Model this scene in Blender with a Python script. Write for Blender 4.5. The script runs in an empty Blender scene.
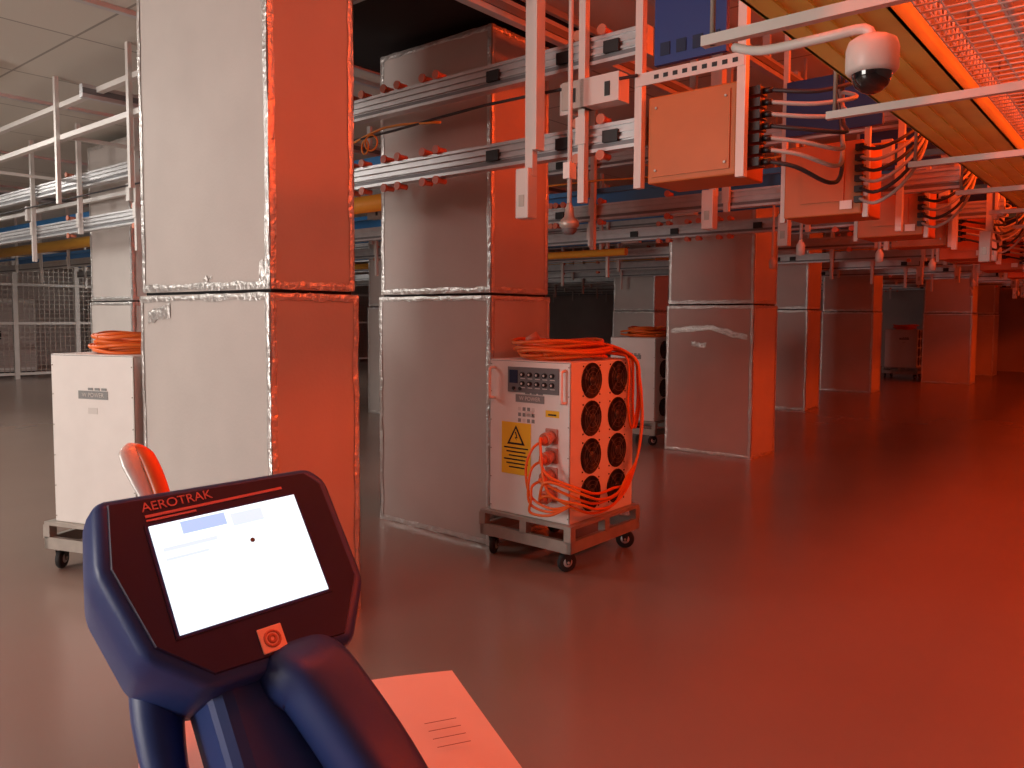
import bpy, math, random, bmesh
from mathutils import Vector, Matrix
random.seed(7)
A = math.atan2(.77,.64)
RZ = Matrix.Rotation(A,4,'Z')
sc = bpy.context.scene
sc.view_settings.view_transform='Standard'

# ---------------------------------------------------------------- materials
def mat(name,col,rough=.5,metal=0,noise=0,nscale=8,bump=0,bscale=40,emit=None,estr=0,spec=.5,coat=0):
    m=bpy.data.materials.new(name); m.use_nodes=True
    nt=m.node_tree; b=nt.nodes['Principled BSDF']
    b.inputs['Base Color'].default_value=(*col,1); b.inputs['Roughness'].default_value=rough
    b.inputs['Metallic'].default_value=metal
    b.inputs['Specular IOR Level'].default_value=spec
    b.inputs['Coat Weight'].default_value=coat
    tc=nt.nodes.new('ShaderNodeTexCoord')
    if noise:
        n=nt.nodes.new('ShaderNodeTexNoise'); n.inputs['Scale'].default_value=nscale; n.inputs['Detail'].default_value=6
        nt.links.new(tc.outputs['Object'],n.inputs['Vector'])
        r=nt.nodes.new('ShaderNodeValToRGB')
        r.color_ramp.elements[0].color=(*[c*(1-noise) for c in col],1); r.color_ramp.elements[0].position=.3
        r.color_ramp.elements[1].color=(*[min(1,c*(1+noise)) for c in col],1); r.color_ramp.elements[1].position=.7
        nt.links.new(n.outputs['Fac'],r.inputs['Fac']); nt.links.new(r.outputs['Color'],b.inputs['Base Color'])
    if bump:
        n=nt.nodes.new('ShaderNodeTexNoise'); n.inputs['Scale'].default_value=bscale; n.inputs['Detail'].default_value=4
        nt.links.new(tc.outputs['Object'],n.inputs['Vector'])
        bp=nt.nodes.new('ShaderNodeBump'); bp.inputs['Strength'].default_value=bump; bp.inputs['Distance'].default_value=.02
        nt.links.new(n.outputs['Fac'],bp.inputs['Height']); nt.links.new(bp.outputs['Normal'],b.inputs['Normal'])
    if emit:
        b.inputs['Emission Color'].default_value=(*emit,1); b.inputs['Emission Strength'].default_value=estr
    return m
M={}
M['board']=mat('grey_board',(.56,.51,.48),.66,0,.05,2.2,.05,60)
M['tape']=mat('foil_tape',(.80,.78,.76),.32,.75,.12,14,.6,35)
M['floor']=mat('epoxy_floor',(.28,.20,.165),.24,0,.05,.7,.012,3,spec=.55)
M['ceil']=mat('ceiling_tile',(.52,.51,.47),.8)
M['wall']=mat('wall_paint',(.50,.42,.40),.7,0,.08,1)
M['white']=mat('white_paint',(.66,.63,.60),.4,0,.03,5)
M['cab']=mat('cabinet_enamel',(.82,.79,.76),.42,0,.03,6)
M['alu']=mat('aluminium_rail',(.58,.58,.59),.38,.6,.08,10)
M['darkalu']=mat('rail_groove',(.2,.2,.21),.5,.5)
M['steel']=mat('dull_steel',(.42,.38,.34),.45,.5,.1,12)
M['black']=mat('black_plastic',(.012,.012,.014),.45)
M['dark']=mat('void_dark',(.006,.006,.007),.9)
M['rubber']=mat('rubber',(.015,.015,.016),.7)
M['blue']=mat('blue_panel',(.015,.045,.22),.45)
M['box']=mat('red_lit_box',(.52,.15,.035),.5,0,.05,6)  # orange cast of the red light, put into the base colour
M['yellow']=mat('yellow_tray',(.90,.90,.24),.45,.1,.06,5)
M['pipe']=mat('orange_pipe',(.85,.42,.05),.4)
M['bluep']=mat('blue_duct',(.05,.25,.6),.4)
M['cable']=mat('orange_cable',(.85,.16,.02),.45)
M['cable2']=mat('dark_cable',(.03,.03,.035),.5)
M['cable3']=mat('grey_cable',(.42,.40,.38),.5)
M['sign']=mat('yellow_sign',(.90,.56,.02),.5)
M['panel']=mat('control_panel',(.16,.17,.18),.4)
M['blade']=mat('fan_blade',(.04,.04,.045),.4)
M['label']=mat('grey_label',(.24,.25,.25),.5)
M['socket']=mat('socket_pink',(.50,.22,.17),.45)
M['coupler']=mat('coupler_red',(.60,.20,.12),.45)
M['dome']=mat('smoked_dome',(.01,.01,.012),.06,0,coat=1)
M['lcd']=mat('lcd',(.02,.04,.09),.2)
M['lampred']=mat('red_tube',(.8,.1,.05),.4,emit=(1,.09,.02),estr=5)
M['lampfill']=mat('fill_diffuser',(.8,.8,.8),.4,emit=(1,.96,.9),estr=3)
M['dblue']=mat('instrument_blue',(.022,.055,.23),.42,0,.05,20)
M['dplate']=mat('instrument_face',(.022,.012,.060),.35)
M['screen']=mat('screen_lit',(.1,.1,.1),.2,emit=(.84,.93,1),estr=1.35)
M['scrblue']=mat('screen_blue',(.1,.1,.1),.2,emit=(.50,.66,1.0),estr=1.0)
M['scrgrey']=mat('screen_grey',(.1,.1,.1),.2,emit=(.78,.87,1),estr=1.05)
M['letter']=mat('lettering',(.60,.22,.25),.5)
M['logo']=mat('logo_badge',(.95,.62,.50),.5)
M['paper']=mat('paper',(.80,.72,.68),.7,0,.02,20)
M['ink']=mat('ink',(.2,.1,.09),.8)
M['metalw']=mat('probe_metal',(.95,.92,.88),.25,.1)
M['probe_redlit']=mat('probe_red_lit_side',(.85,.16,.03),.35)  # red light on the white probe, painted as a colour
def grid_mat(m,col,line,w,h,mort):
    nt=m.node_tree;b=nt.nodes['Principled BSDF']
    tc=nt.nodes.new('ShaderNodeTexCoord'); br=nt.nodes.new('ShaderNodeTexBrick')
    br.offset=0; br.inputs['Scale'].default_value=1; br.inputs['Brick Width'].default_value=w; br.inputs['Row Height'].default_value=h
    br.inputs['Mortar Size'].default_value=mort; br.inputs['Color1'].default_value=(*col,1)
    br.inputs['Color2'].default_value=(*[c*.93 for c in col],1); br.inputs['Mortar'].default_value=(*line,1)
    nt.links.new(tc.outputs['Object'],br.inputs['Vector']); nt.links.new(br.outputs['Color'],b.inputs['Base Color'])
grid_mat(M['ceil'],(.64,.62,.56),(.32,.31,.28),1.2,1.2,.010)

# ---------------------------------------------------------------- builder
def catmull(pts,n=6):
    P=[Vector(p) for p in pts]; out=[]
    for i in range(len(P)-1):
        p0=P[max(i-1,0)];p1=P[i];p2=P[i+1];p3=P[min(i+2,len(P)-1)]
        for k in range(n):
            t=k/n
            out.append(.5*((2*p1)+(p2-p0)*t+(2*p0-5*p1+4*p2-p3)*t*t+(3*p1-p0-3*p2+p3)*t**3))
    out.append(P[-1]); return out
class B:
    def __init__(s): s.v=[];s.f=[];s.m=[];s.sm=[];s.mats=[]
    def mi(s,k):
        if k not in s.mats: s.mats.append(k)
        return s.mats.index(k)
    def add(s,vs,fs,k,smooth=False):
        o=len(s.v); s.v+= [tuple(v) for v in vs]; i=s.mi(k)
        for f in fs: s.f.append([a+o for a in f]); s.m.append(i); s.sm.append(smooth)
    def box(s,x0,x1,y0,y1,z0,z1,k):
        vs=[(x,y,z) for x in(x0,x1) for y in(y0,y1) for z in(z0,z1)]
        s.add(vs,[(0,1,3,2),(4,6,7,5),(0,4,5,1),(2,3,7,6),(0,2,6,4),(1,5,7,3)],k)
    def bbox(s,x0,x1,y0,y1,z0,z1,k,bv=.01,seg=2):
        bm=bmesh.new(); bmesh.ops.create_cube(bm,size=1)
        for v in bm.verts: v.co=Vector(((x0+x1)/2+v.co.x*(x1-x0),(y0+y1)/2+v.co.y*(y1-y0),(z0+z1)/2+v.co.z*(z1-z0)))
        bmesh.ops.bevel(bm,geom=bm.edges[:],offset=bv,segments=seg,affect='EDGES',profile=.5)
        s.frombm(bm,k)
    def frombm(s,bm,k,smooth=False):
        bmesh.ops.recalc_face_normals(bm,faces=bm.faces[:])
        bm.verts.index_update()
        s.add([v.co.copy() for v in bm.verts],[[v.index for v in f.verts] for f in bm.faces],k,smooth); bm.free()
    def tube(s,pts,r,k,seg=8,smooth=0,rs=None,flat=1.0,N0=None,sq=0):
        P=catmull(pts,smooth) if smooth else [Vector(p) for p in pts]
        n=len(P); rr=[r]*n
        if rs:
            m=len(rs)-1
            for i in range(n):
                t=i/(n-1)*m; a=min(int(t),m-1); rr[i]=rs[a]*(1-(t-a))+rs[a+1]*(t-a)
        T=(P[1]-P[0]).normalized(); N=Vector(N0) if N0 else T.orthogonal().normalized()
        vs=[];fs=[]
        for i in range(n):
            t=(P[min(i+1,n-1)]-P[max(i-1,0)])
            if t.length<1e-9: t=T
            t=t.normalized(); N=(N-t*N.dot(t)); 
            if N.length<1e-6: N=t.orthogonal()
            N.normalize(); Bn=t.cross(N)
            for j in range(seg):
                a=2*math.pi*j/seg; ca,sa=math.cos(a),math.sin(a)
                if sq: 
                    ca=math.copysign(abs(ca)**sq,ca); sa=math.copysign(abs(sa)**sq,sa)
                vs.append(P[i]+(N*ca+Bn*sa*flat)*rr[i])
        for i in range(n-1):
            for j in range(seg):
                j2=(j+1)%seg; fs.append((i*seg+j,i*seg+j2,(i+1)*seg+j2,(i+1)*seg+j))
        s.add(vs,fs,k,True)
        o=len(s.v)-len(vs)
        for ring in (list(range(seg))[::-1],[(n-1)*seg+j for j in range(seg)]):
            s.f.append([o+a for a in ring]); s.m.append(s.mi(k)); s.sm.append(False)
    def cyl(s,p0,p1,r,k,seg=12,r2=None):
        s.tube([p0,p1],r,k,seg,rs=None if r2 is None else [r,r2])
    def lathe(s,prof,o,k,axis=(0,0,1),seg=20):
        ax=Vector(axis).normalized(); N=ax.orthogonal().normalized(); Bn=ax.cross(N); o=Vector(o); vs=[];fs=[]
        for r,h in prof:
            for j in range(seg):
                a=2*math.pi*j/seg; vs.append(o+ax*h+(N*math.cos(a)+Bn*math.sin(a))*max(r,1e-5))
        for i in range(len(prof)-1):
            for j in range(seg):
                j2=(j+1)%seg; fs.append((i*seg+j,i*seg+j2,(i+1)*seg+j2,(i+1)*seg+j))
        s.add(vs,fs,k,True)
    def ring(s,c,n,R,r,k,seg=24,rs=5):
        n=Vector(n).normalized(); N=n.orthogonal().normalized(); Bn=n.cross(N); c=Vector(c); vs=[];fs=[]
        for i in range(seg):
            a=2*math.pi*i/seg; d=N*math.cos(a)+Bn*math.sin(a)
            for j in range(rs):
                b=2*math.pi*j/rs; vs.append(c+d*(R+r*math.cos(b))+n*r*math.sin(b))
        for i in range(seg):
            for j in range(rs):
                i2=(i+1)%seg;j2=(j+1)%rs; fs.append((i*rs+j,i2*rs+j,i2*rs+j2,i*rs+j2))
        s.add(vs,fs,k,True)
    def ribbon(s,p0,p1,wv,nrm,k,n=14,jit=.006,off=.004):
        p0=Vector(p0);p1=Vector(p1);wv=Vector(wv);nrm=Vector(nrm); vs=[];fs=[]
        for i in range(n+1):
            c=p0.lerp(p1,i/n)+nrm*(off+random.uniform(0,.0025))
            wn=wv.normalized()
            vs.append(c-wv/2+wn*random.uniform(-jit,jit)); vs.append(c+nrm*.002); vs.append(c+wv/2+wn*random.uniform(-jit,jit))
        for i in range(n):
            a=i*3; fs+= [(a,a+1,a+4,a+3),(a+1,a+2,a+5,a+4)]
        s.add(vs,fs,k,False)
    def obj(s,name,loc=(0,0,0),grid=True,parent=None,mw=None):
        me=bpy.data.meshes.new(name); me.from_pydata(s.v,[],s.f)
        for k in s.mats: me.materials.append(M[k])
        for p,i,sm in zip(me.polygons,s.m,s.sm): p.material_index=i; p.use_smooth=sm
        bm=bmesh.new(); bm.from_mesh(me); bmesh.ops.recalc_face_normals(bm,faces=bm.faces[:]); bm.to_mesh(me); bm.free()
        me.update()
        o=bpy.data.objects.new(name,me); sc.collection.objects.link(o)
        if parent: o.parent=parent
        elif mw is not None: o.matrix_world=mw
        elif grid: o.matrix_world=RZ@Matrix.Translation(Vector(loc))
        else: o.location=loc
        return o
def gobj(name,loc,rot=0):
    e=bpy.data.objects.new(name,None); sc.collection.objects.link(e); e.empty_display_size=.2
    e.matrix_world=RZ@Matrix.Translation(Vector(loc))@Matrix.Rotation(rot,4,'Z'); return e
def text(body,size,m,parent,mw,name,align='CENTER'):
    c=bpy.data.curves.new(name,'FONT'); c.body=body; c.size=size; c.extrude=.0004; c.align_x=align; c.align_y='CENTER'
    c.materials.append(M[m]); o=bpy.data.objects.new(name,c); sc.collection.objects.link(o); o.parent=parent; o.matrix_local=mw
    return o

# ---------------------------------------------------------------- room
U0,U1,W0,W1,H=-6,27,-5,23,3.45
def slab(name,a,b,c,d,e,f,k):
    q=B(); q.box(a,b,c,d,e,f,k); return q.obj(name)
slab('floor',U0,U1,W0,W1,-.1,0,'floor')
slab('ceiling',U0,U1,W0,W1,H,H+.1,'ceil')
slab('wall_far',U1,U1+.1,W0,W1,0,H,'wall')
slab('wall_back',U0-.1,U0,W0,W1,0,H,'wall')
slab('wall_left',U0,U1,W1,W1+.1,0,H,'wall')
slab('wall_right',U0,U1,W0-.1,W0,0,H,'wall')

# ---------------------------------------------------------------- columns
def column(u,w,du,dw,zs=1.65,top=3.36,marks=None):
    b=B(); e=.012
    b.box(-e,du+e,-e,dw+e,0,zs-.008,'board')
    b.box(0,du,0,dw,zs+.008,top,'board')
    b.box(.01,du-.01,.01,dw-.01,zs-.02,zs+.02,'dark')
    tw=.05
    for (z0,z1,g) in((0.0,zs-.012,e),(zs+.012,top,0)):
        n=int((z1-z0)/.1)
        c=[(-g,-g),(-g,dw+g),(du+g,-g),(du+g,dw+g)]
        for (x,y) in c:
            sx=1 if x<=0 else -1; sy=1 if y<=0 else -1
            b.ribbon((x,y+sy*tw*.3,z0),(x,y+sy*tw*.3,z1),(0,tw*.6,0),(-sx,0,0),'tape',n)
            b.ribbon((x+sx*tw*.3,y,z0),(x+sx*tw*.3,y,z1),(tw*.6,0,0),(0,-sy,0),'tape',n)
    for z,g,h in((zs-.026,e,.03),(zs+.030,0,.034),(.02,e,.035),(top-.02,0,.035)):
        b.ribbon((-g,-g,z),(-g,dw+g,z),(0,0,h),(-1,0,0),'tape')
        b.ribbon((-g,-g,z),(du+g,-g,z),(0,0,h),(0,-1,0),'tape')
        b.ribbon((-g,dw+g,z),(du+g,dw+g,z),(0,0,h),(0,1,0),'tape')
        b.ribbon((du+g,-g,z),(du+g,dw+g,z),(0,0,h),(1,0,0),'tape')
    for mk in (marks or []):
        y0,z0,y1,z1,h=mk
        b.ribbon((-e if z0<zs else 0,y0,z0),(-e if z1<zs else 0,y1,z1),(0,0,h),(-1,0,0),'tape',8,.012)
    return b.obj('clad_column',(u,w,0))
column(2.07,3.15,.478,1.22,zs=1.615,marks=[(1.14,1.49,.90,1.53,.065),(.08,1.70,.01,1.72,.10),(.58,1.68,.5,1.69,.02)])
column(3.86,3.39,.60,1.06)
column(8.06,3.39,.62,1.0,marks=[(.95,1.36,.5,1.40,.05),(.5,1.40,.05,1.30,.06),(.70,1.22,.52,1.20,.05)])
column(12.98,4.55,.62,1.0,top=3.3)
column(16.98,4.63,.62,1.0)
column(20.8,3.52,.62,1.0)
column(24.4,3.6,.62,1.0)
column(3.86,8.4,.60,1.0)
column(14.8,8.4,.62,1.0)
column(8.06,8.6,.62,1.0)
column(19,8.4,.62,1.0)

# ---------------------------------------------------------------- load-bank cabinet on wheels
def cart(u,w,rot=0,L=.70,W=.62,cables=2,face=True,z1=1.24):
    root=gobj('wheeled_power_cabinet',(u,w,0),rot)
    b=B(); z0=.285
    b.bbox(0,L,0,W,z0,z1,'cab',.008)
    b.box(-.001,0,.004,W-.004,z1-.008,z1-.005,'darkalu')
    b.box(-.003,.004,.0,.006,z0+.01,z1-.01,'steel')
    for yy in (.012,W-.012):
        for zz in (.32,.5,.68,.86,1.04,1.21):
            b.cyl((-.004,yy,zz),(0,yy,zz),.004,'steel',8)
    b.obj('cabinet_shell',parent=root)
    f=B(); dz=z1-1.24
    if face:
        f.bbox(-.008,0,.08,.47,1.045,1.20,'panel',.003)
        f.box(-.010,-.007,.39,.455,1.10,1.18,'lcd')
        for i in range(5):
            for j in range(2):
                y=.35-i*.056;z=1.155-j*.055
                f.cyl((-.022,y,z),(-.007,y,z),.015,'black',12); f.cyl((-.024,y,z),(-.021,y,z),.007,'white',8)
                f.box(-.009,-.0075,y-.018,y+.018,z-.027,z-.022,'white')
        for i in range(2): f.cyl((-.015,.42-i*.05,1.068),(-.007,.42-i*.05,1.068),.011,'black',10)
        for y in (.585,.035):
            f.tube([(0,y,1.19),(-.04,y,1.185),(-.045,y,1.17),(-.045,y,1.02),(-.04,y,1.005),(0,y,1.0)],.010,'cab',8,3)
        for i in range(4):
            for j in range(3):
                f.box(-.0015,0,.39-i*.035-.022,.39-i*.035,.955-j*.035-.022,.955-j*.035,'label' if (i+j)%3 else 'white')
        f.box(-.0015,0,.08,.18,.91,.95,'sign')
        f.box(-.0025,-.0012,.10,.16,.92,.93,'black')
        f.box(-.0025,0,.29,.52,.535,.857,'sign')
        f.add([(-.004,.335,.72),(-.004,.475,.72),(-.004,.405,.84)],[(0,1,2)],'black')
        f.add([(-.005,.356,.732),(-.005,.454,.732),(-.005,.405,.818)],[(0,1,2)],'sign')
        f.add([(-.006,.396,.745),(-.006,.412,.765),(-.006,.40,.768),(-.006,.413,.80),(-.006,.402,.80),(-.006,.39,.762),(-.006,.402,.76)],[(0,1,2,3,4,5,6)],'black')
        for i in range(6): f.box(-.004,-.002,.31+(i%2)*.02,.50-(i%3)*.02,.695-i*.024,.703-i*.024,'black')
        for i in range(4):
            z=.80-i*.115
            f.bbox(-.012,0,.085,.175,z-.045,z+.045,'socket',.006)
            f.cyl((-.012,.13,z),(-.055,.13,z-.01),.036,'socket',16)
            f.cyl((-.05,.13,z-.01),(-.075,.13,z-.015),.040,'coupler',16)
            f.cyl((-.07,.13,z-.012),(-.11,.13,z-.03),.030,'coupler',12,.016)
    f.box(-.0025,0,.19,.41,.985+dz,1.032+dz,'label')
    for i in range(3): f.box(-.004,-.002,.2+i*.05,.235+i*.05,1.036+dz,1.05+dz,'label')
    f.box(-.0015,0,.27,.34,.90+dz,.935+dz,'white')
    f.obj('control_face',parent=root)
    t=text('W POWER',.034,'white',root,Matrix.Translation((-.004,.30,1.008+dz))@Matrix(((0,0,-1,0),(-1,0,0,0),(0,1,0,0),(0,0,0,1))),'label_text')
    g=B()
    for ix in range(2):
        for iz in range(4):
            x=.215+ix*.29; z=1.125-iz*.228; R=.108
            g.lathe([(R,0),(R,.004),(R-.006,.006),(R-.008,.002),(0,.002)],(x,-.0005,z),'black',(0,-1,0),24)
            for rr in (.03,.055,.080): g.ring((x,-.012,z),(0,1,0),rr,.0013,'darkalu',24,4)
            g.lathe([(.03,0),(.028,.012),(0,.013)],(x,0,z),'blade',(0,-1,0),14)
            for a in range(4):
                an=a*math.pi/2+.785; d=Vector((math.cos(an),0,math.sin(an)))
                g.cyl(Vector((x,-.013,z))+d*.02,Vector((x,-.010,z))+d*.108,.0018,'darkalu',5)
            for a in range(5):
                an=a*2*math.pi/5+iz; d=Vector((math.cos(an),0,math.sin(an))); e=Vector((-d.z,0,d.x)); c=Vector((x,-.006,z))
                g.add([c+d*.026,c+d*.092,c+d*.082+e*.045,c+d*.03+e*.02],[(0,1,2,3)],'blade')
            for sx in(-1,1):
                for sz in(-1,1): g.cyl((x+sx*.088,-.004,z+sz*.088),(x+sx*.088,0,z+sz*.088),.005,'black',8)
    g.obj('cooling_fans',parent=root)
    c=B(); x0,x1,y0,y1=-.035,L+.035,-.035,W+.05
    c.box(x0,x1,y0,y1,.265,.285,'steel')
    for (a,bb,cc,d) in((x0,x0+.03,y0,y1),(x1-.03,x1,y0,y1),(x0,x1,y0,y0+.03),(x0,x1,y1-.03,y1)):
        c.box(a,bb,cc,d,.125,.195,'steel')
    for a in (x0,(x0+x1)/2-.02,x1-.04):
        for d in (y0,(y0+y1)/2-.02,y1-.04):
            if a in(x0,x1-.04) or d in(y0,y1-.04): c.box(a,a+.05,d,d+.05,.185,.265,'steel')
    c.obj('trolley_base',parent=root)
    k=B()
    for (x,y,an) in((.02,.03,.5),(.02,W-.02,-.4),(L-.03,.03,1.0),(L-.03,W-.02,.2)):
        ax=Vector((math.sin(an),math.cos(an),0)); o=Vector((x,y,.06))
        k.lathe([(.0,-.018),(.045,-.018),(.056,-.014),(.06,-.008),(.06,.008),(.056,.014),(.045,.018),(0,.018)],o,'rubber',ax,22)
        k.lathe([(0,-.021),(.026,-.021),(.03,-.017)],o,'alu',ax,14); k.lathe([(0,.021),(.026,.021),(.03,.017)],o,'alu',ax,14)
        for sg in(-1,1):
            p=o+ax*sg*.025; t=ax.cross(Vector((0,0,1)))
            k.add([p-t*.012+Vector((0,0,-.012)),p+t*.012+Vector((0,0,-.012)),p+t*.03+Vector((0,0,.062)),p-t*.03+Vector((0,0,.062))],[(0,1,2,3)],'black')
        k.cyl(o-ax*.03,o+ax*.03,.008,'steel',8)
        k.cyl((x,y,.115),(x,y,.128),.04,'steel',14)
    k.obj('casters',parent=root)
    q=B()
    if cables:
        for i in range(10):
            ph=random.random()*6; pts=[]
            cx=L*.48+random.uniform(-.03,.03); cy=W*.48+random.uniform(-.03,.03)
            rx=.25+random.uniform(-.07,.08); ry=.24+random.uniform(-.08,.06)
            for j in range(25):
                a=j/24*2*math.pi+ph
                pts.append((cx+rx*math.cos(a),cy+ry*math.sin(a),z1+.014+i*.011+.008*math.sin(3*a+i)))
            q.tube(pts,.011,'cable',7,2)
    if cables>1:
        for i in range(5):
            o=i*.022; zz=.35+.05*(i%3)+i*.01
            ys=-.035-.012*i
            q.tube([(.30,.20,1.29),(.50-o,.06,1.30+.01*i),(.64-o*.6,ys+.01,1.25),(.71-o,ys-.01,1.08),(.72-o*.8,ys-.015,.85),
                    (.67-o,ys-.02,.62),(.53-o,ys-.03,.43+o),(.32,ys-.04,zz+.0),(.12,ys-.05,zz),(-.03,ys-.03,zz+.05),(-.12-.008*i,.05,zz+.12),(-.13,.12,.50+.11*(i%4)-.05),(-.09,.13,.455+.115*(i%4)-.02)],.0085,'cable',7,6)
        for i in range(2):
            q.tube([(.50,.10,1.28),(.55+.05*i,-.03,1.26),(.56+.05*i,-.05,1.12),(.55+.06*i,-.05,.95),(.60+.04*i,-.05,.80),(.66+.03*i,-.05,.92),(.67+.03*i,-.045,1.1),(.64,-.03,1.24),(.5,.1,1.28)],.008,'cable',7,6)
        for i in range(3):
            q.tube([(-.09,.13,.78-.115*i),(-.15,.16,.74-.11*i),(-.16,.20-.02*i,.62-.09*i),(-.14,.18,.46-.05*i),(-.12,.05,.40-.02*i),(-.06,-.05,.42)],.008,'cable',7,6)
        q.cyl((.25,.55,1.29),(.32,.47,1.34),.03,'coupler',12); q.cyl((.2,.42,1.33),(.1,.47,1.33),.028,'coupler',12)
        q.cyl((.1,.40,1.35),(.13,.34,1.39),.028,'coupler',12)
    if q.v: q.obj('orange_cables',parent=root)
    return root
cart(3.72,2.65)
cart(8.15,4.6,0,cables=1,face=False,z1=1.27)
cart(21.7,4.85,0,L=.66,W=.75,cables=1,face=False)
cart(2.03,4.43,math.radians(20),cables=1,face=False,z1=1.275)

# ---------------------------------------------------------------- overhead rails
def rail(b,u,w0,w1,z,h=.14,d=.06):
    b.box(u,u+d,w0,w1,z-h/2,z+h/2,'alu')
    for k,(a,hh) in enumerate(((-.5,.018),(-.12,.012),(.16,.012),(.5,.018))):
        zz=z+a*(h-.018); b.box(u-.014,u,w0,w1,zz-hh/2,zz+hh/2,'alu')
    b.box(u-.004,u,w0,w1,z-h*.42,z-h*.2,'darkalu')
rows=[3.5,5.9,7.7,10.0,12.3,14.4,16.6,18.8,21,23.2,25.4]
for ri,u in enumerate(rows):
    b=B(); w1=19.5; w0=1.1 if ri else 2.05
    rail(b,0,w0,w1,2.43); rail(b,0,w0,w1,2.88)
    w=w0+.35; i=0
    while w<w1:
        ww=w
        if not(ri in(0,2) and 3.2<w<4.5):
            b.box(-.06,-.02,ww-.02,ww+.02,2.33 if i%2 else 2.1,H,'white')
            b.box(-.07,-.055,ww-.03,ww+.03,2.40,2.54,'white')
            if i%2==0: b.box(-.085,-.01,ww+.05,ww+.12,2.56,2.72,'white')
        w+=1.25; i+=1
    for zc in (2.43,2.88):
        for wc in ([3.5,3.62,3.85,3.98,4.2,4.32,5.2,6.1,7.5,9,2.3,2.45] if ri in(0,2) else [random.uniform(1.2,10) for _ in range(8)]):
            for s in(-1,1):
                z=zc+s*.092
                if s>0 or zc<2.6:
                    b.cyl((-.02,wc,z),(.05,wc,z),.018,'coupler',10); b.cyl((-.035,wc,z),(-.02,wc,z),.027,'coupler',10)
    for k in range(3 if ri<6 else 2):
        wc=random.uniform(w0+.1,w0+7)
        if ri==0: wc=[2.15,2.36,5.6][k]
        b.box(-.10,-.0,wc,wc+random.uniform(.12,.3),2.58,2.72,random.choice(['white','cab','steel']))
        b.box(-.105,-.1,wc+.05,wc+.08,2.61,2.68,'black')
    pts=[(-.09,w0,2.68),(-.09,w0+1,2.70),(-.09,w0+2.2,2.66),(-.09,w0+4,2.70),(-.09,w1-4,2.68)]
    b.tube(pts,.008,'cable2' if ri==0 else 'pipe',6,3)
    for wc in ([2.2,2.5,3.0] if ri==0 else [random.uniform(1.2,6) for _ in range(4)]):
        for zc in (2.43,2.88): b.box(-.03,-.01,wc,wc+.09,zc-.03,zc+.03,'black')
    if ri: b.box(.02,.06,w0,w1,2.60,2.64,'bluep')
    if ri==0:
        b.ring((-.1,4.02,2.62),(1,.2,0),.05,.006,'pipe',18,5)
        b.ring((-.1,4.08,2.60),(1,-.2,0),.045,.006,'pipe',18,5)
        b.tube([(-.09,3.4,2.66),(-.09,3.9,2.70),(-.09,4.4,2.62),(-.09,5,2.66)],.008,'pipe',6,4)
    b.obj('busbar_rail_rack',(u,0,0))
b=B(); b.box(0,.12,5,20,2.84,2.98,'bluep'); b.obj('blue_cable_duct',(4.9,0,0))
b=B(); b.box(0,.12,1.6,20,2.62,2.72,'bluep'); b.obj('blue_cable_duct',(6.6,0,0))
b=B(); b.tube([(0,5.2,2.64),(0,20,2.64)],.085,'pipe',14)
for w in (6,9,12,15,18): b.box(-.02,.02,w-.02,w+.02,2.72,H,'white')
b.obj('yellow_gas_pipe',(5.3,0,0))
b=B(); b.tube([(0,5.6,2.38),(0,20,2.38)],.05,'pipe',14)
for w in (6,9,12,15,18): b.box(-.02,.02,w-.02,w+.02,2.42,H,'white')
b.obj('yellow_gas_pipe',(9.1,0,0))
b=B()
for z in (3.22,2.96): b.box(0,.05,4.9,13,z-.02,z+.02,'white')
for w in (5.6,5.8,7.1,9.4,12): b.box(-.03,.0,w,w+.04,2.42,H,'white')
for w in (5.6,7.1,9.4,12): b.box(0,1.0,w,w+.03,2.96,2.99,'white')
b.box(.95,1.0,4.9,13,2.7,2.74,'white')
b.obj('hanging_gantry_frame',(2.7,0,0))

for (w,z) in((2.75,3.12),(2.2,3.25),(6.4,3.2),(12.4,3.15)):
    b=B(); b.box(2.6,26,0,.05,-.05,.05,'alu'); b.box(2.6,26,-.01,0,-.02,.02,'darkalu')
    u=3.2
    while u<26: b.box(u,u+.03,.0,.05,.05,H-z,'white'); u+=2.2
    b.obj('overhead_support_rail',(0,w,z))

# ---------------------------------------------------------------- distribution boxes
def pbox(u,w,z=2.16,k=0):
    b=B(); W=.46
    b.bbox(.02,.34,0,W,z,z+.42,'box',.008)
    b.box(.012,.02,.03,W-.03,z+.03,z+.39,'box')
    for (y,zz) in((.05,.06),(W-.05,.06),(.05,.36),(W-.05,.36)): b.cyl((.004,y,z+zz),(.014,y,z+zz),.006,'steel',8)
    for y in (-.055,W+.015):
        b.box(-.02,.02,y,y+.04,z-.02,H,'white')
    b.box(-.025,-.015,-.05,W+.05,z+.47,z+.53,'white')
    for i in range(9): b.box(-.027,-.024,-.02+i*.05,.005+i*.05,z+.49,z+.51,'black')
    b.box(.0,.03,.05,W-.04,z+.56,z+1.02,'blue')
    for i in range(4): b.box(-.006,0,.08+i*.085,.13+i*.085,z+.60,z+.66,'lcd')
    for i in range(7):
        zz=z+.05+i*.053
        b.box(.04,.12,-.10,0,zz-.019,zz+.019,'black')
        b.cyl((.08,-.14,zz),(.08,-.1,zz),.014,'black',8)
        b.tube([(.08,-.13,zz),(.12,-.24-.015*i,zz-.03),(.28,-.34-.02*i,zz-.09+.02*i),(.5,-.32,zz-.0+.02*i),(.85,-.2,z+.35+.03*i),(1.0,-.1,z+.75)],.010,'cable3' if i%3 else 'cable2',7,5)
    b.obj('power_distribution_box',(u,w,0))
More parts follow.
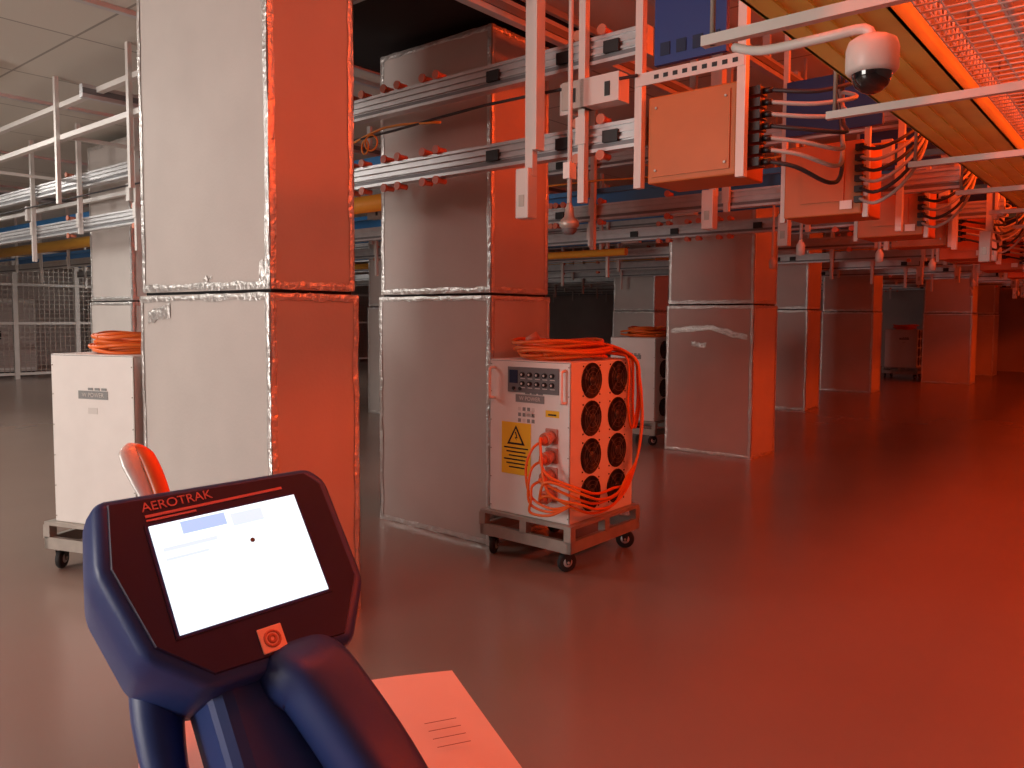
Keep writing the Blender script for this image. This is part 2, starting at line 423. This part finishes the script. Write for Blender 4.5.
def sbox(u,w):
    b=B()
    b.bbox(0,.4,0,.46,2.12,2.55,'box',.008)
    for i in range(6): b.box(-.05,.0,-.02,.03,2.18+i*.06,2.215+i*.06,'black')
    b.box(-.01,0,.1,.35,2.2,2.46,'box'); b.box(-.012,-.01,.05,.12,2.15,2.2,'cab')
    b.box(0,.03,-.1,.46,2.62,2.95,'blue'); 
    for y in(-.03,.46): b.box(.02,.05,y,y+.03,2.1,H,'white')
    for i in range(6):
        b.tube([(-.04,0,2.20+i*.06),(-.12,-.12,2.16+i*.06),(-.05,-.25,2.28+i*.05),(.25,-.28,2.55+.03*i),(.5,-.2,2.9)],.010,'cable2' if i%2 else 'cable3',7,5)
    b.obj('junction_box',(u,w,0))
pu=[3.45,7.9,10.4,12.6,14.8,17.0,19.3,21.5,23.8]
for i,u in enumerate(pu): pbox(u,1.56)
for u in (4.9,6.4,9.2,11.5,13.7,16,18.2): sbox(u,1.42)
def post(u,w,zb,n='hanging_post'):
    b=B(); b.box(-.02,.02,-.025,.025,zb+.22,H,'white'); b.box(-.035,.035,-.06,-.03,zb+.35,H,'white')
    b.bbox(-.05,.03,-.02,.065,zb,zb+.26,'white',.006); b.box(-.053,-.05,.005,.04,zb+.06,zb+.12,'steel')
    b.obj(n,(u,w,0))
post(3.3,2.62,2.02)
for i in range(16):
    u=5+i*1.35; post(u,random.choice([.9,1.2,1.35,2.4,2.9]),random.uniform(1.98,2.15))
for i in range(14):
    u=5.5+random.uniform(0,17); w=random.uniform(.7,3.2)
    b=B(); b.cyl((0,0,2.05),(0,0,H),.012,'white',8); b.lathe([(0,0),(.03,.01),(.034,.08),(.02,.1),(.012,.12)],(0,0,1.98),'white'); b.obj('drop_rod',(u,w,0))
b=B(); b.cyl((0,0,.1),(0,0,H-1.98),.012,'white',10)
b.lathe([(0,-.055),(.025,-.052),(.036,-.04),(.04,-.025),(.05,-.018),(.052,0),(.042,.016),(.026,.03),(.022,.07),(.012,.1)],(0,0,0),'steel'); b.lathe([(0,-.058),(.024,-.056),(.037,-.042),(.042,-.028)],(0,0,-.001),'darkalu')
b.box(-.03,.03,-.02,.02,.22,.30,'cab')
b.obj('warning_beacon',(3.3,2.37,1.98))

# ---------------------------------------------------------------- trays along u on the right
b=B()
b.box(.6,26,.69,1.02,2.44,2.45,'yellow')
for w in (.69,1.01): b.box(.6,26,w,w+.012,2.44,2.53,'yellow')
for w in (.78,.86,.94): b.box(.6,26,w,w+.012,2.432,2.44,'yellow')
b.obj('yellow_cable_tray')
b=B()
u=.8; a0,a1,zt=.10,.66,2.48
while u<22: b.cyl((u,a0,zt),(u,a1,zt),.004,'white',5); b.cyl((u,a0,zt),(u,a0,zt+.12),.004,'white',5); b.cyl((u,a1,zt),(u,a1,zt+.12),.004,'white',5); u+=.07 if u<8 else .14
for i in range(9): b.cyl((.8,a0+i*.07,zt+.005),(24,a0+i*.07,zt+.005),.004,'white',5)
for z in (.04,.08,.12):
    for w in(a0,a1): b.cyl((.8,w,zt+z),(24,w,zt+z),.004,'white',5)
for i in range(3): b.tube([(.8,.2+i*.12,zt+.025),(8,.24+i*.105,zt+.025),(24,.2+i*.12,zt+.025)],.012,'cable3',6)
b.obj('wire_mesh_cable_tray')
b=B(); b.box(.6,26,0,.3,0,.01,'yellow'); b.box(.6,26,0,.01,0,.08,'yellow'); b.box(.6,26,.3,.31,0,.08,'yellow'); b.obj('yellow_cable_tray',(0,-.45,2.5))
us=[2.2,3.3,4.6,5.8,7,8.2,9.4,10.6,11.8,13,14.2,15.4,17,18.5,20,22]
for u in us:
    b=B(); b.box(-.015,.015,.0,1.1,2.30,2.33,'white')
    for w in (.03,1.07): b.cyl((0,w,2.3),(0,w,H),.008,'steel',6)
    b.obj('trapeze_hanger',(u,0,0))
b=B()
b.tube([(.08,.40,.14),(.04,.3,.10),(0,.12,.085),(0,.02,.085),(0,0,.05)],.013,'white',10,4)
b.lathe([(0,.062),(.040,.060),(.056,.050),(.062,.03),(.062,-.02),(.056,-.028),(.048,-.03)],(0,0,0),'white',seg=32)
b.lathe([(.048,-.03),(.046,-.044),(.038,-.06),(.024,-.072),(.01,-.078),(0,-.079)],(0,0,0),'dome',seg=32)
b.obj('dome_security_camera',(2.12,.60,2.14))

b=B(); b.box(3.2,4.9,3.1,4.9,3.425,3.449,'dark')  # flat dark slab painted as the unlit depth of a ceiling hole
for (a,c,d,e) in((3.17,3.2,3.07,4.93),(4.9,4.93,3.07,4.93),(3.17,4.93,3.07,3.1),(3.17,4.93,4.9,4.93)): b.box(a,c,d,e,3.41,3.45,'alu')
b.obj('trim_ceiling_dark_panel')
b=B()
for w in (5.2,8,10.8,13.6): b.box(U0,U1,w,w+.05,3.42,3.45,'alu')
b.obj('trim_ceiling_strips')

# ---------------------------------------------------------------- mesh fence on the left
b=B(); wf=20.6
u=0.0
while u<26:
    b.box(u-.05,u+.05,wf-.04,wf+.04,0,3.0,'white'); u+=1.35
for z in (.12,1.3,2.2,2.96): b.box(0,26,wf-.03,wf+.03,z-.03,z+.03,'white')
u=.0
while u<26: b.box(u,u+.016,wf,wf+.01,.12,2.96,'steel'); u+=.11
z=.2
while z<2.95: b.box(0,26,wf,wf+.01,z,z+.016,'steel'); z+=.11
b.obj('mesh_fence')
for (u,w,h,k) in((6,21.8,1.9,'cab'),(9,21.6,2.1,'steel'),(12.5,21.5,1.6,'cab'),(16,21.8,2,'steel')):
    b=B(); b.bbox(0,1.6,0,.7,.1,h,k,.02); b.box(.05,1.55,-.01,0,.2,h-.1,'wall'); b.box(.78,.82,-.02,0,.9,1.1,'black'); b.box(.05,1.55,.05,.65,0,.1,'black'); b.obj('electrical_cabinet',(u,w,0))

# ---------------------------------------------------------------- handheld particle counter
xh=Vector((.748,.6607,.0634)).normalized(); yh=Vector((-.453,.3959,.7984)); yh=(yh-xh*yh.dot(xh)).normalized(); zh=xh.cross(yh)
MW=Matrix(((xh.x,yh.x,zh.x,-.199),(xh.y,yh.y,zh.y,.5708),(xh.z,yh.z,zh.z,1.3202),(0,0,0,1)))
dev=bpy.data.objects.new('handheld_particle_counter',None); sc.collection.objects.link(dev); dev.empty_display_size=.05; dev.matrix_world=MW
out=[(-.084,.070),(.078,.0637),(.089,.050),(.089,-.039),(.062,-.083),(-.044,-.079),(-.078,-.047),(-.093,.019)]
bm=bmesh.new()
lv=[]
for (z,sx,dy) in((0,1,0),(-.03,1.03,-.001),(-.095,.95,-.006)):
    lv.append([bm.verts.new((x*sx,y*sx+dy,z)) for x,y in out])
n=len(out)
for a,c in zip(lv[:-1],lv[1:]):
    for i in range(n): bm.faces.new((a[i],a[(i+1)%n],c[(i+1)%n],c[i]))
bm.faces.new(lv[0][::-1]); bm.faces.new(lv[-1])
bmesh.ops.bevel(bm,geom=bm.edges[:],offset=.008,segments=4,affect='EDGES',profile=.5,clamp_overlap=True)
b=B(); b.frombm(bm,'dblue',True)
b.bbox(-.040,.052,-.24,-.05,-.095,-.018,'dblue',.014,3)
b.tube([(-.050,-.03,-.085),(-.058,-.07,-.090),(-.062,-.12,-.090),(-.056,-.17,-.085),(-.052,-.22,-.085)],.013,'dblue',12,4,rs=[.02,.018,.014,.011,.011])
b.obj('housing',parent=dev)
b=B()
b.tube([(.019,-.066,-.045),(.019,-.073,-.030),(.020,-.081,-.018),(.023,-.090,-.009),(.029,-.105,-.004),(.045,-.17,-.000),(.060,-.24,-.008),(.064,-.27,-.015)],.026,'dblue',32,5,flat=.85,rs=[.024,.026,.027,.027,.027,.027,.027,.027],N0=(1,0,0),sq=.6)
b.obj('grip_handle',parent=dev)
b=B()
bm=bmesh.new(); vs=[bm.verts.new((x*.91,y*.91,.0)) for x,y in out]; vt=[bm.verts.new((x*.90,y*.90,.0022)) for x,y in out]
for i in range(n): bm.faces.new((vs[i],vs[(i+1)%n],vt[(i+1)%n],vt[i]))
bm.faces.new(vt); b.frombm(bm,'dplate')
b.box(-.0575,.0575,-.0425,.0425,.002,.0030,'dplate')
b.obj('front_plate',parent=dev)
b=B(); b.box(-.055,.055,-.0403,.0403,.003,.0040,'screen')
b.box(-.034,-.002,.029,.0385,.004,.0042,'scrblue'); b.box(.002,.026,.026,.036,.004,.0042,'scrgrey')
b.box(-.05,-.012,.019,.022,.004,.0042,'scrgrey'); b.box(-.05,-.02,.012,.014,.004,.0042,'scrgrey'); b.cyl((.012,.012,.004),(.012,.012,.0043),.0018,'panel',10)
b.obj('screen',parent=dev)
b=B(); b.bbox(-.006,.012,-.071,-.053,.002,.0035,'logo',.0007); b.ring((.003,-.062,.0036),(0,0,1),.0055,.001,'coupler',16,4); b.ring((.003,-.062,.0036),(0,0,1),.0025,.0012,'coupler',12,4)
b.box(-.055,.048,.0475,.0496,.002,.0028,'letter'); b.box(-.055,-.02,.0445,.0460,.002,.0028,'letter'); b.obj('badge',parent=dev)
text('AEROTRAK',.0098,'letter',dev,Matrix.Translation((-.056,.0555,.0026)),'front_lettering','LEFT')
b=B()
b.tube([(-.034,.050,-.04),(-.034,.072,-.04)],.010,'black',16)
b.tube([(-.034,.066,-.040),(-.034,.080,-.040),(-.035,.096,-.040),(-.037,.112,-.040),(-.039,.124,-.040),(-.040,.130,-.040)],.01,'metalw',20,4,rs=[.007,.009,.011,.012,.010,.002],N0=(1,0,0),flat=.55)
b.tube([(-.029,.066,-.036),(-.028,.080,-.0345),(-.029,.098,-.034),(-.031,.114,-.0345),(-.035,.125,-.037)],.006,'probe_redlit',14,4,rs=[.005,.0062,.0065,.006,.003],N0=(1,0,0),flat=.9)  # strip painted as the red-lit side of the metal probe
b.obj('inlet_nozzle',parent=dev)

b=B(); ex=Vector((-.93,-.366,0)); ey=Vector((.366,-.93,0)); nx,ny=10,14; vs=[];fs=[]
for i in range(nx+1):
    for j in range(ny+1):
        p=ex*(.297*i/nx)+ey*(.42*j/ny); vs.append(p+Vector((0,0,.004*math.sin(i*.5)+.006*(j/ny)**2)))
for i in range(nx):
    for j in range(ny): a=i*(ny+1)+j; fs.append((a,a+1,a+ny+2,a+ny+1))
b.add(vs,fs,'paper',True)
for j in range(4):
    c=ex*.03+ey*(.11+j*.014)+Vector((0,0,.0075)); b.add([c,c+ex*.03,c+ex*.03+ey*.0012,c+ey*.0012],[(0,1,2,3)],'ink')
for j in range(5):
    c=ex*.09+ey*(.08+j*.014)+Vector((0,0,.0075)); b.add([c,c+ex*.05,c+ex*.05+ey*.0012,c+ey*.0012],[(0,1,2,3)],'ink')
b.obj('paper_sheet',(-.062,.816,1.126),grid=False)

# ---------------------------------------------------------------- lights
def area(name,u,w,z,su,sw,power,col,rot=(0,0)):
    l=bpy.data.lights.new(name,'AREA'); l.shape='RECTANGLE'; l.size=su; l.size_y=sw; l.energy=power; l.color=col
    o=bpy.data.objects.new(name,l); sc.collection.objects.link(o)
    o.matrix_world=RZ@Matrix.Translation((u,w,z))@Matrix.Rotation(rot[0],4,'X')@Matrix.Rotation(rot[1],4,'Y'); return o
RED=(1,.062,.003)
for i,(u,w,p) in enumerate(((2.2,.33,58),(7.0,.33,88),(13.0,.33,100),(20,.33,140))):
    area('red_light_strip',u,w,3.30,4.4,.3,p,RED,(math.radians(18),0))
    b=B(); b.box(-2.2,2.2,-.2,.2,3.36,3.45,'white'); b.box(-2.15,2.15,-.03,.03,3.335,3.36,'lampred'); b.obj('red_batten_lamp',(u,w,0))
for i,(u,w,p) in enumerate(((5,-2.5,190),(17,-2.5,190))):
    area('red_light_strip',u,w,3.30,6,.3,p,RED,(math.radians(50),0))
    b=B(); b.box(-2.8,2.8,-.2,.2,3.36,3.45,'white'); b.box(-2.75,2.75,-.03,.03,3.335,3.36,'lampred'); b.obj('red_batten_lamp',(u,w-.1,0))
area('white_fill_light',-5.8,5.1,1.5,2.2,3.8,340,(1,.93,.86),(0,math.radians(-92)))
for (u,w,p) in((.8,7.3,75),(1.5,12,120),(9,16.5,110)):  # added fill lights out of view, with glowing housings, to brighten the left
    area('white_fill_light',u,w,3.34,2.4,.6,p,(1,.95,.88))
    b=B(); b.box(-1.3,1.3,-.35,.35,3.36,3.45,'white'); b.box(-1.2,1.2,-.3,.3,3.35,3.36,'lampfill'); b.obj('added_fill_fixture',(u,w,0))
wd=bpy.data.worlds.new('World'); sc.world=wd; wd.use_nodes=True
wd.node_tree.nodes['Background'].inputs[0].default_value=(.3,.25,.25,1); wd.node_tree.nodes['Background'].inputs[1].default_value=.3

# ---------------------------------------------------------------- camera
cam=bpy.data.cameras.new('camera'); co=bpy.data.objects.new('camera',cam); sc.collection.objects.link(co)
cam.sensor_width=36; cam.lens=790/1024*36; cam.clip_start=.02
cam.shift_y=-17/1024
co.matrix_world=Matrix.Translation((0,0,1.5))@Matrix.Rotation(math.radians(90-3.6),4,'X')@Matrix.Rotation(math.radians(.3),4,'Z')
sc.camera=co
